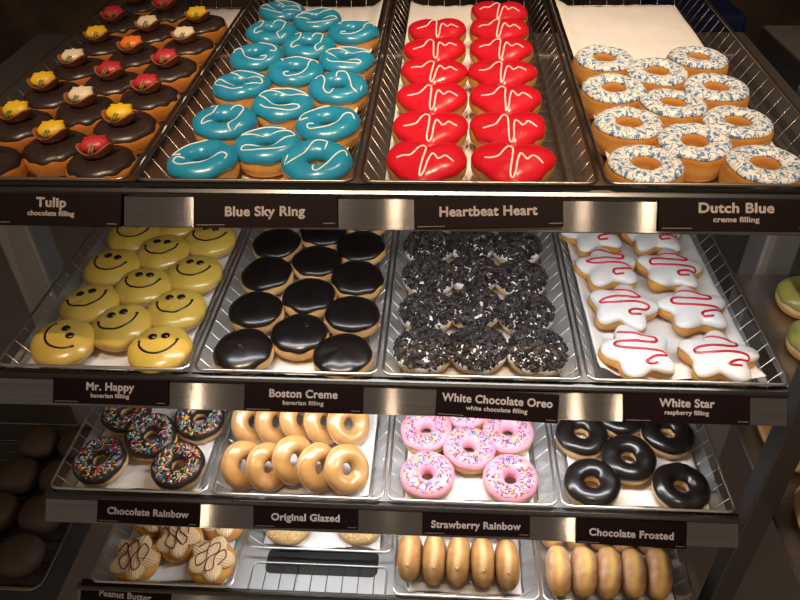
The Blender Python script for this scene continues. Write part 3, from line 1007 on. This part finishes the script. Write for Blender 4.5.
# ------------------------------------------------------------------ second shelf: smileys
HAP = [(-0.432, 0.054, 48), (-0.295, 0.046, -4), (-0.364, 0.091, -18), (-0.430, 0.140, -22), (-0.299, 0.131, -6), (-0.366, 0.184, 3), (-0.431, 0.231, 14), (-0.298, 0.219, 4),
       (-0.366, 0.275, -3), (-0.430, 0.321, 0), (-0.299, 0.315, 5), (-0.366, 0.362, 0)]
wd = columns(HAP, L3, (-0.40, -0.33))
for i, (x, y, ang) in enumerate(HAP):
    rr = random.Random(500 + i)
    S = Surf(0.0415, 0.0168, 0, 0.80, 500 + i)
    p, q = rest(1, x, y - 0.004, S, (rr.uniform(.02, .14), rr.uniform(-.08, .06)))
    o = thing('smiley_doughnut', 'round yellow-iced doughnut with smiling face, ' + wd[i], 'doughnut', p, q, 'yellow smiley doughnuts')
    S.body().build('dough', M['pale_dough'], o)
    S.icing(R(-2), 0.0016, 0.22, seed=i, kf=3).build('yellow_icing', M['yellow_icing'], o)
    a = R(-ang)
    for sx in (-1, 1):
        ex, ey = rot2([(sx * 0.0082, 0.0110 + rr.uniform(-.0015, .0015))], a)[0]
        z = S.top(ex, ey, 0.0016)[2]
        m = MB(); m.blob((ex, ey, z), 0.0062, 0.0056, 0.0028, 0, 14, 8); m.build('eye', M['black_drizzle'], o)
    m = MB()
    w_ = rr.uniform(0.024, 0.027)
    pts = [(-w_, 0.004), (-w_ * .92, -0.005), (-w_ * .62, -0.0135), (-w_ * .2, -0.0180), (w_ * .25, -0.0175), (w_ * .65, -0.0115), (w_ * .92, -0.002), (w_, 0.006)]
    S.path(m, rot2(pts, a), 0.0017, 0.0016, 0.7, dens=5)
    for e in (pts[0], pts[-1]):
        ex, ey = rot2([e], a)[0]
        t = S.top(ex, ey, 0.0016)
        m.blob((ex, ey, t[2]), 0.0026, 0.0024, 0.0015)
    m.build('mouth', M['black_drizzle'], o)

# ------------------------------------------------------------------ second shelf: chocolate tops
BOS = [(-0.181, 0.044), (-0.113, 0.081), (-0.048, 0.040), (-0.184, 0.131), (-0.046, 0.124), (-0.113, 0.166), (-0.184, 0.216), (-0.048, 0.209), (-0.115, 0.252), (-0.186, 0.301), (-0.050, 0.296), (-0.118, 0.338), (-0.188, 0.385), (-0.052, 0.380)]
wd = columns(BOS, L3, (-0.15, -0.08))
for i, (x, y) in enumerate(BOS):
    rr = random.Random(600 + i)
    S = Surf(0.0400, 0.0165, 0, 0.76, 600 + i)
    p, q = rest(1, x, y - 0.003, S, (rr.uniform(.0, .10), rr.uniform(-.07, .07)))
    o = thing('chocolate_topped_doughnut', 'round doughnut with smooth dark chocolate top, ' + wd[i], 'doughnut', p, q, 'chocolate topped doughnuts')
    S.body().build('dough', M['pale_dough'], o)
    m = S.icing(R(16), 0.0020, 0.15, seed=i, kf=4)
    if i in (0, 1):
        c = (0.0, -0.004) if i == 0 else (0.010, 0.006)
        t = S.top(c[0], c[1], 0.0020)
        ring = [(c[0] + 0.0032 * math.cos(a), c[1] + 0.0032 * math.sin(a), t[2]) for a in np.linspace(0, 2 * PI, 14, endpoint=False)]
        m.tube(ring, 0.0009, True, 6)
    m.build('chocolate_icing', M['chocolate_icing'], o)

# ------------------------------------------------------------------ second shelf: cookie crumbs
ORE = [(0.058, 0.056), (0.129, 0.062), (0.205, 0.058), (0.061, 0.138), (0.198, 0.139), (0.127, 0.148), (0.059, 0.221), (0.196, 0.222), (0.126, 0.232), (0.058, 0.303), (0.196, 0.306), (0.126, 0.316)]
wd = columns(ORE, L3, (0.09, 0.16))
for i, (x, y) in enumerate(ORE):
    rr = random.Random(700 + i)
    S = Surf(0.0390, 0.0160, 0, 0.80, 700 + i)
    p, q = rest(1, x, y - 0.003, S, (rr.uniform(.0, .10), rr.uniform(-.05, .05)))
    o = thing('cookie_crumb_doughnut', 'white-iced doughnut buried in black cookie crumbs, ' + wd[i], 'doughnut', p, q, 'cookie crumb doughnuts')
    S.body().build('dough', M['pale_dough'], o)
    S.icing(R(2), 0.0020, 0.2, seed=i, kf=4).build('white_icing', M['white_icing'], o)
    m = MB()
    chunks(S, m, 1400, rr, 0.0028, 3, 0.0014, 0.0050, 0.99, 0.95)
    tag(m.build('cookie_crumbs', CRB, o, False), kind='stuff')

# ------------------------------------------------------------------ second shelf: stars
STA = [(0.335, 0.059, 0.30), (0.439, 0.056, -0.15), (0.334, 0.156, -0.25), (0.432, 0.155, 0.1), (0.329, 0.252, 0.15), (0.421, 0.249, -0.1), (0.322, 0.345, 0.2), (0.418, 0.345, 0)]
wd = columns(STA, ['left', 'right'], (0.38,))
for i, (x, y, a) in enumerate(STA):
    rr = random.Random(800 + i)
    S = Surf(0.0510, 0.0155, 0, 0.72, 800 + i, star_R, 0.03)
    p, q = rest(1, x, y - 0.003, S, (rr.uniform(.0, .08), rr.uniform(-.03, .05)))
    o = thing('star_doughnut', 'white-iced star doughnut with red zigzag, ' + wd[i], 'doughnut', p, q, 'white star doughnuts')
    b = S.body(80); b.v = [tuple(Matrix.Rotation(a, 3, 'Z') @ Vector(v)) for v in b.v]; b.build('dough', M['golden_dough'], o)
    b = S.icing(R(12), 0.0020, 0.26, seed=i, nt=110, kf=4); b.v = [tuple(Matrix.Rotation(a, 3, 'Z') @ Vector(v)) for v in b.v]; b.build('white_icing', M['white_icing'], o)
    m = MB()
    j = lambda: rr.uniform(-.003, .003)
    pts = [(-.018, .027), (-.010, .026 + j()), (.010, .020), (.020, .015 + j()), (.016, .008), (-.006, .009), (-.024, .006 + j()), (-.026, .000), (-.014, -.003), (.010, -.003 + j()), (.026, -.004), (.026, -.010), (.014, -.014), (.004, -.018 + j()), (.005, -.023), (.014, -.023)]
    b = rot2([(px * 1.18, py * 1.12) for px, py in pts], -a)
    S.path(m, b, 0.0022, 0.0020, 0.7, dens=5)
    for e in (b[0], b[-1]):
        t = S.top(e[0], e[1], 0.002)
        if t: m.blob((e[0], e[1], t[2]), 0.003, 0.0022, 0.0014)
    m.v = [tuple(Matrix.Rotation(a, 3, 'Z') @ Vector(v)) for v in m.v]
    m.build('red_zigzag', M['red_drizzle'], o)

# ------------------------------------------------------------------ third shelf: ring doughnuts
QN = ['front left', 'front right', 'between the others', 'behind on the left', 'behind on the right', 'rearmost, half hidden by the shelf above']
def rings(tab, name, text, group, mat, icing_name, seed, spr, tl, hole=0.26):
    for i, (x, y) in enumerate(tab):
        rr = random.Random(seed + i)
        S = Surf(0.0400, 0.0150, hole, 0.85, seed + i)
        p, q = rest(2, x, y - 0.003, S, (rr.uniform(*tl), rr.uniform(-.08, .08)))
        o = thing(name, '%s, %s' % (text, QN[i]), 'doughnut', p, q, group)
        S.body().build('dough', M['pale_dough'], o)
        S.icing(R(12), 0.0020, 0.14, R(-25 if 'pink' in icing_name else 14), seed=i, kf=4).build(icing_name, M[mat], o)
        if spr:
            m = MB(); sprinkles(S, m, spr, rr, 0.0024, nm=8 if 'choc' in icing_name else 5)
            tag(m.build('sprinkles', SPK, o), kind='stuff')
rings([(-0.437, 0.060), (-0.314, 0.055), (-0.376, 0.112), (-0.434, 0.160), (-0.309, 0.150)], 'sprinkled_chocolate_ring', 'dark chocolate ring doughnut with rainbow sprinkles', 'sprinkled chocolate rings', 'dull_chocolate', 'chocolate_icing', 900, 420, (.08, .2))
rings([(0.064, 0.053), (0.186, 0.051), (0.125, 0.106), (0.060, 0.141), (0.188, 0.142), (0.124, 0.190)], 'sprinkled_pink_ring', 'pink-iced ring doughnut with rainbow sprinkles', 'pink sprinkled rings', 'pink_icing', 'pink_icing', 920, 300, (.05, .15))
rings([(0.305, 0.049), (0.431, 0.047), (0.366, 0.097), (0.302, 0.143), (0.434, 0.148), (0.368, 0.186)], 'dark_frosted_ring', 'ring doughnut with glossy dark chocolate frosting', 'dark frosted rings', 'chocolate_icing', 'chocolate_icing', 940, 0, (.04, .14), 0.27)

# glazed rings leaning against each other like books
GLA = [(-0.212, 0.046), (-0.174, 0.044), (-0.137, 0.057), (-0.098, 0.046), (-0.056, 0.045), (-0.218, 0.132), (-0.180, 0.134), (-0.142, 0.138), (-0.104, 0.137), (-0.064, 0.135)]
GN = ['leftmost', 'second from left', 'middle one', 'second from right', 'rightmost']
for i, (x, y) in enumerate(GLA):
    rr = random.Random(1000 + i)
    S = Surf(0.0370, 0.0125, 0.24, 0.95, 1000 + i)
    nx = Vector((0.72, -0.42, 0.55)) if i % 5 < 4 else Vector((0.58, -0.46, 0.67))
    nx = (nx + Vector((rr.uniform(-.04, .04), rr.uniform(-.05, .05), 0))).normalized()
    q = nx.to_track_quat('Z', 'Y')
    p = at(2, x, y, 0.0385 + (0.003 if i % 5 == 2 else 0))
    o = S.body(52, 24)
    o.v = [(a, b, c - 0.0125) for a, b, c in o.v]
    o = o.build('glazed_ring', M['glazed_dough'])
    o.location = p; o.rotation_mode = 'QUATERNION'; o.rotation_quaternion = q
    tag(o, 'plain glazed ring doughnut leaning on edge, %s in the %s row' % (GN[i % 5], 'front' if i < 5 else 'back'), 'doughnut', 'glazed rings')

# ------------------------------------------------------------------ lowest shelf
PBN = ['front left', 'front right', 'in the middle behind', 'behind on the right, cut by the shelf', 'behind on the left, cut by the shelf']
for i, (x, y) in enumerate([(-0.435, 0.050), (-0.305, 0.052), (-0.371, 0.094), (-0.303, 0.136), (-0.433, 0.138)]):
    rr = random.Random(1100 + i)
    S = Surf(0.0400, 0.0165, 0, 0.8, 1100 + i)
    p, q = rest(3, x, y - 0.004, S, (rr.uniform(.10, .2), rr.uniform(-.05, .1)))
    o = thing('peanut_cream_doughnut', 'doughnut with ridged beige cream and brown drizzle, ' + PBN[i], 'doughnut', p, q, 'peanut cream doughnuts')
    S.body().build('dough', M['golden_dough'], o)
    lob = lambda th: 0.78 + 0.20 * np.abs(np.cos(2.5 * th)) ** 0.6
    K = Surf(0.0385, 0.0100, 0, 0.80, 1150 + i, lob, 0.05)
    ph = rr.uniform(-0.5, 0.5)
    def ridge(TH, A, d):
        r = np.cos(A)
        t5 = (5 * TH + PI) % (2 * PI) - PI
        side = r * np.sin(t5 / 5) + 0.05 * np.sin(3 * r + ph + 5 * TH // (2 * PI))
        return 0.0008 * np.cos(2 * PI * side * K.Rr / 0.0042) * np.clip(d * 5, 0, 1) + 0.0030 * (np.cos(t5) - 0.4) * r * r
    m = K.icing(R(-60), 0.0006, 0.05, seed=i, nt=200, na=60, kf=3, ridge=ridge)
    zc = 0.0215
    m.v = [(a, b, c + zc) for a, b, c in m.v]
    m.build('cream', M['cream'], o)
    m = MB()
    pts = [(-.026, .004), (-.016, .020), (-.010, .006), (-.020, -.010), (-.010, -.024), (-.002, -.010), (-.010, .010), (.000, .026), (.008, .012), (.000, -.006), (.006, -.024), (.016, -.016), (.008, .002), (.014, .020), (.024, .010), (.020, -.008)]
    K.path(m, rot2(pts, rr.uniform(-.6, .6)), 0.0011, 0.0026, 0.8, dens=6)
    m.v = [(a, b, c + zc) for a, b, c in m.v]
    m.build('drizzle', M['brown_drizzle'], o)

for i, (x, y, wx) in enumerate([(-0.184, 0.125, 'left'), (-0.058, 0.131, 'right')]):
    rr = random.Random(1200 + i)
    S = Surf(0.0430, 0.0225, 0, 0.88, 1200 + i)
    o = thing('crumbed_doughnut', 'round doughnut coated in golden nut crumbs, %s one of two' % wx, 'doughnut', at(3, x, y, 0.006 + 0.0035), None, 'crumbed doughnuts')
    S.body().build('dough', M['crumb_coat'], o)
    m = MB(); chunks(S, m, 900, rr, 0.0003, 3, 0.0008, 0.0020, 0.99, 0.6)
    tag(m.build('nut_crumbs', NUT, o, False), kind='stuff')

def edge_buns(tab, name, text, group, mat, seed, B, Rr, back):
    nf = 5
    for i, (x, y) in enumerate(tab):
        rr = random.Random(seed + i)
        S = Surf(Rr * rr.uniform(0.97, 1.02), B, 0, 0.74, seed + i, wob=0.035)
        q = Vector((1, rr.uniform(-.10, .04), rr.uniform(-.06, .12))).normalized().to_track_quat('Z', 'Y')
        b = S.body(44, 22)
        b.v = [(a, c, d - B) for a, c, d in b.v]
        o = thing(name, '%s, %s in the %s row' % (text, GN[i % nf] if i < nf else back[i - nf], 'front' if i < nf else 'back'), 'doughnut', at(3, x, y, Rr + 0.004), q, group)
        b.build('dough', M[mat], o)
        m = MB()
        d = (o.rotation_quaternion.inverted() @ Vector((0, -0.78, 0.62))).normalized()
        c = Vector((d.x, d.y, 0)).normalized() * (S.Rr - 0.0006)
        m.blob((c.x, c.y, 0), 0.0030, 0.0030, 0.0030, 0, 10, 6)
        if mat == 'baked_dough':
            m.build('filling_hole', M['dough'], o)
edge_buns([(0.035, 0.060), (0.0752, 0.058), (0.1154, 0.057), (0.1556, 0.055), (0.1958, 0.053), (0.073, 0.146), (0.114, 0.146), (0.155, 0.145), (0.196, 0.143)],
          'filled_bun', 'plain golden filled bun standing on edge', 'plain golden buns', 'baked_dough', 1300, 0.0202, 0.0400, ['leftmost', 'second from left', 'second from right', 'rightmost'])
edge_buns([(0.2795, 0.046), (0.3195, 0.046), (0.3595, 0.046), (0.3995, 0.047), (0.4395, 0.047), (0.279, 0.131), (0.319, 0.131), (0.359, 0.131), (0.399, 0.130), (0.439, 0.130)],
          'sugared_bun', 'sugar-dusted bun standing on edge', 'sugar-dusted buns', 'sugared_dough', 1400, 0.0202, 0.0395, GN)

# ------------------------------------------------------------------ neighbouring cases, dim at both sides
m = MB(); m.box((0.585, 0.0, 0.165), (0.95, 0.556, 0.2611)); o = m.build('neighbour_shelf', M['dark_panel'], None, False, 0.003)
tag(o, 'dark grey shelf of the next case at the upper right', 'shelf')
m = MB(); m.box((0.532, 0.04, -0.048), (0.95, 0.29, -0.040)); o = m.build('neighbour_shelf', M['plate_steel'], None, False)
tag(o, 'steel shelf of the next case under the green-iced doughnuts', 'shelf')
m = MB(); m.box((0.567, -0.12, -0.275), (0.95, 0.28, -0.267)); o = m.build('neighbour_shelf', M['plate_steel'], None, False)
tag(o, 'steel shelf of the next case under the long rolls', 'shelf')
for i, (x, y, wx) in enumerate([(0.592, 0.105, 'front'), (0.612, 0.205, 'rear')]):
    S = Surf(0.042, 0.0165, 0.25, 0.85, 1500 + i)
    o = thing('green_ring_doughnut', 'dim olive-iced ring at the right edge, %s of two' % wx, 'doughnut', (x, y, -0.040), None, 'green rings next door')
    S.body().build('dough', M['pale_dough'], o)
    S.icing(R(8), 0.0018, 0.1, R(-10), seed=i).build('green_icing', M['olive_icing'], o)
for i, (x, y, wx) in enumerate([(0.600, -0.03, 'front'), (0.603, 0.145, 'middle'), (0.66, 0.06, 'rear')]):
    S = Surf(0.036, 0.022, 0, 0.85, 1520 + i, lambda th: 1 / np.sqrt(np.cos(th) ** 2 + np.sin(th) ** 2 / 4.5), 0.01)
    o = S.body().build('bread_roll', M['baked_dough'])
    o.location = (x + 0.022, y, -0.2668)
    tag(o, 'long golden roll at the lower right edge, %s of three' % wx, 'roll', 'rolls next door')
m = MB(); m.box((0.60, 1.10, -1.0), (0.775, 1.45, 0.115)); o = m.build('blue_crate', M['crate_blue'], None, False, 0.01)
tag(o, 'deep blue crate in the dark behind the patterned doughnuts', 'crate')
# left neighbour
m = MB(); m.box((-1.0, -0.08, -0.500), (-0.56, 0.42, -0.494)); o = m.build('neighbour_shelf', M['dark_panel'], None, False)
tag(o, 'dim shelf of the next case at the lower left', 'shelf')
o = thing('wire_basket', 'dim wire basket of brown buns at the lower left', 'basket', (0, -0.05, -0.462))
m = MB(); m.tube(rrect(-0.90, -0.575, 0, 0.36, 0, 0.02), 0.0021, True, 8); m.build('rim', M['old_wire'], o)
m = MB(); m.tube(rrect(-0.88, -0.595, 0.02, 0.34, -0.03, 0.012), 0.0014, True, 6); m.build('base_rod', M['old_wire'], o)
m = MB()
for i in range(15):
    y = 0.024 + i * 0.022
    m.tube([(-0.90, y, 0), (-0.88, y, -0.0305), (-0.595, y, -0.0305), (-0.575, y, 0)], 0.0008, False, 5)
m.build('cross_wires', M['old_wire'], o)
k = 0
LW = ['nearest the corner', 'second along the right side', 'third along the right side', 'last along the right side', 'front one of the inner row', 'second of the inner row', 'third of the inner row', 'last of the inner row']
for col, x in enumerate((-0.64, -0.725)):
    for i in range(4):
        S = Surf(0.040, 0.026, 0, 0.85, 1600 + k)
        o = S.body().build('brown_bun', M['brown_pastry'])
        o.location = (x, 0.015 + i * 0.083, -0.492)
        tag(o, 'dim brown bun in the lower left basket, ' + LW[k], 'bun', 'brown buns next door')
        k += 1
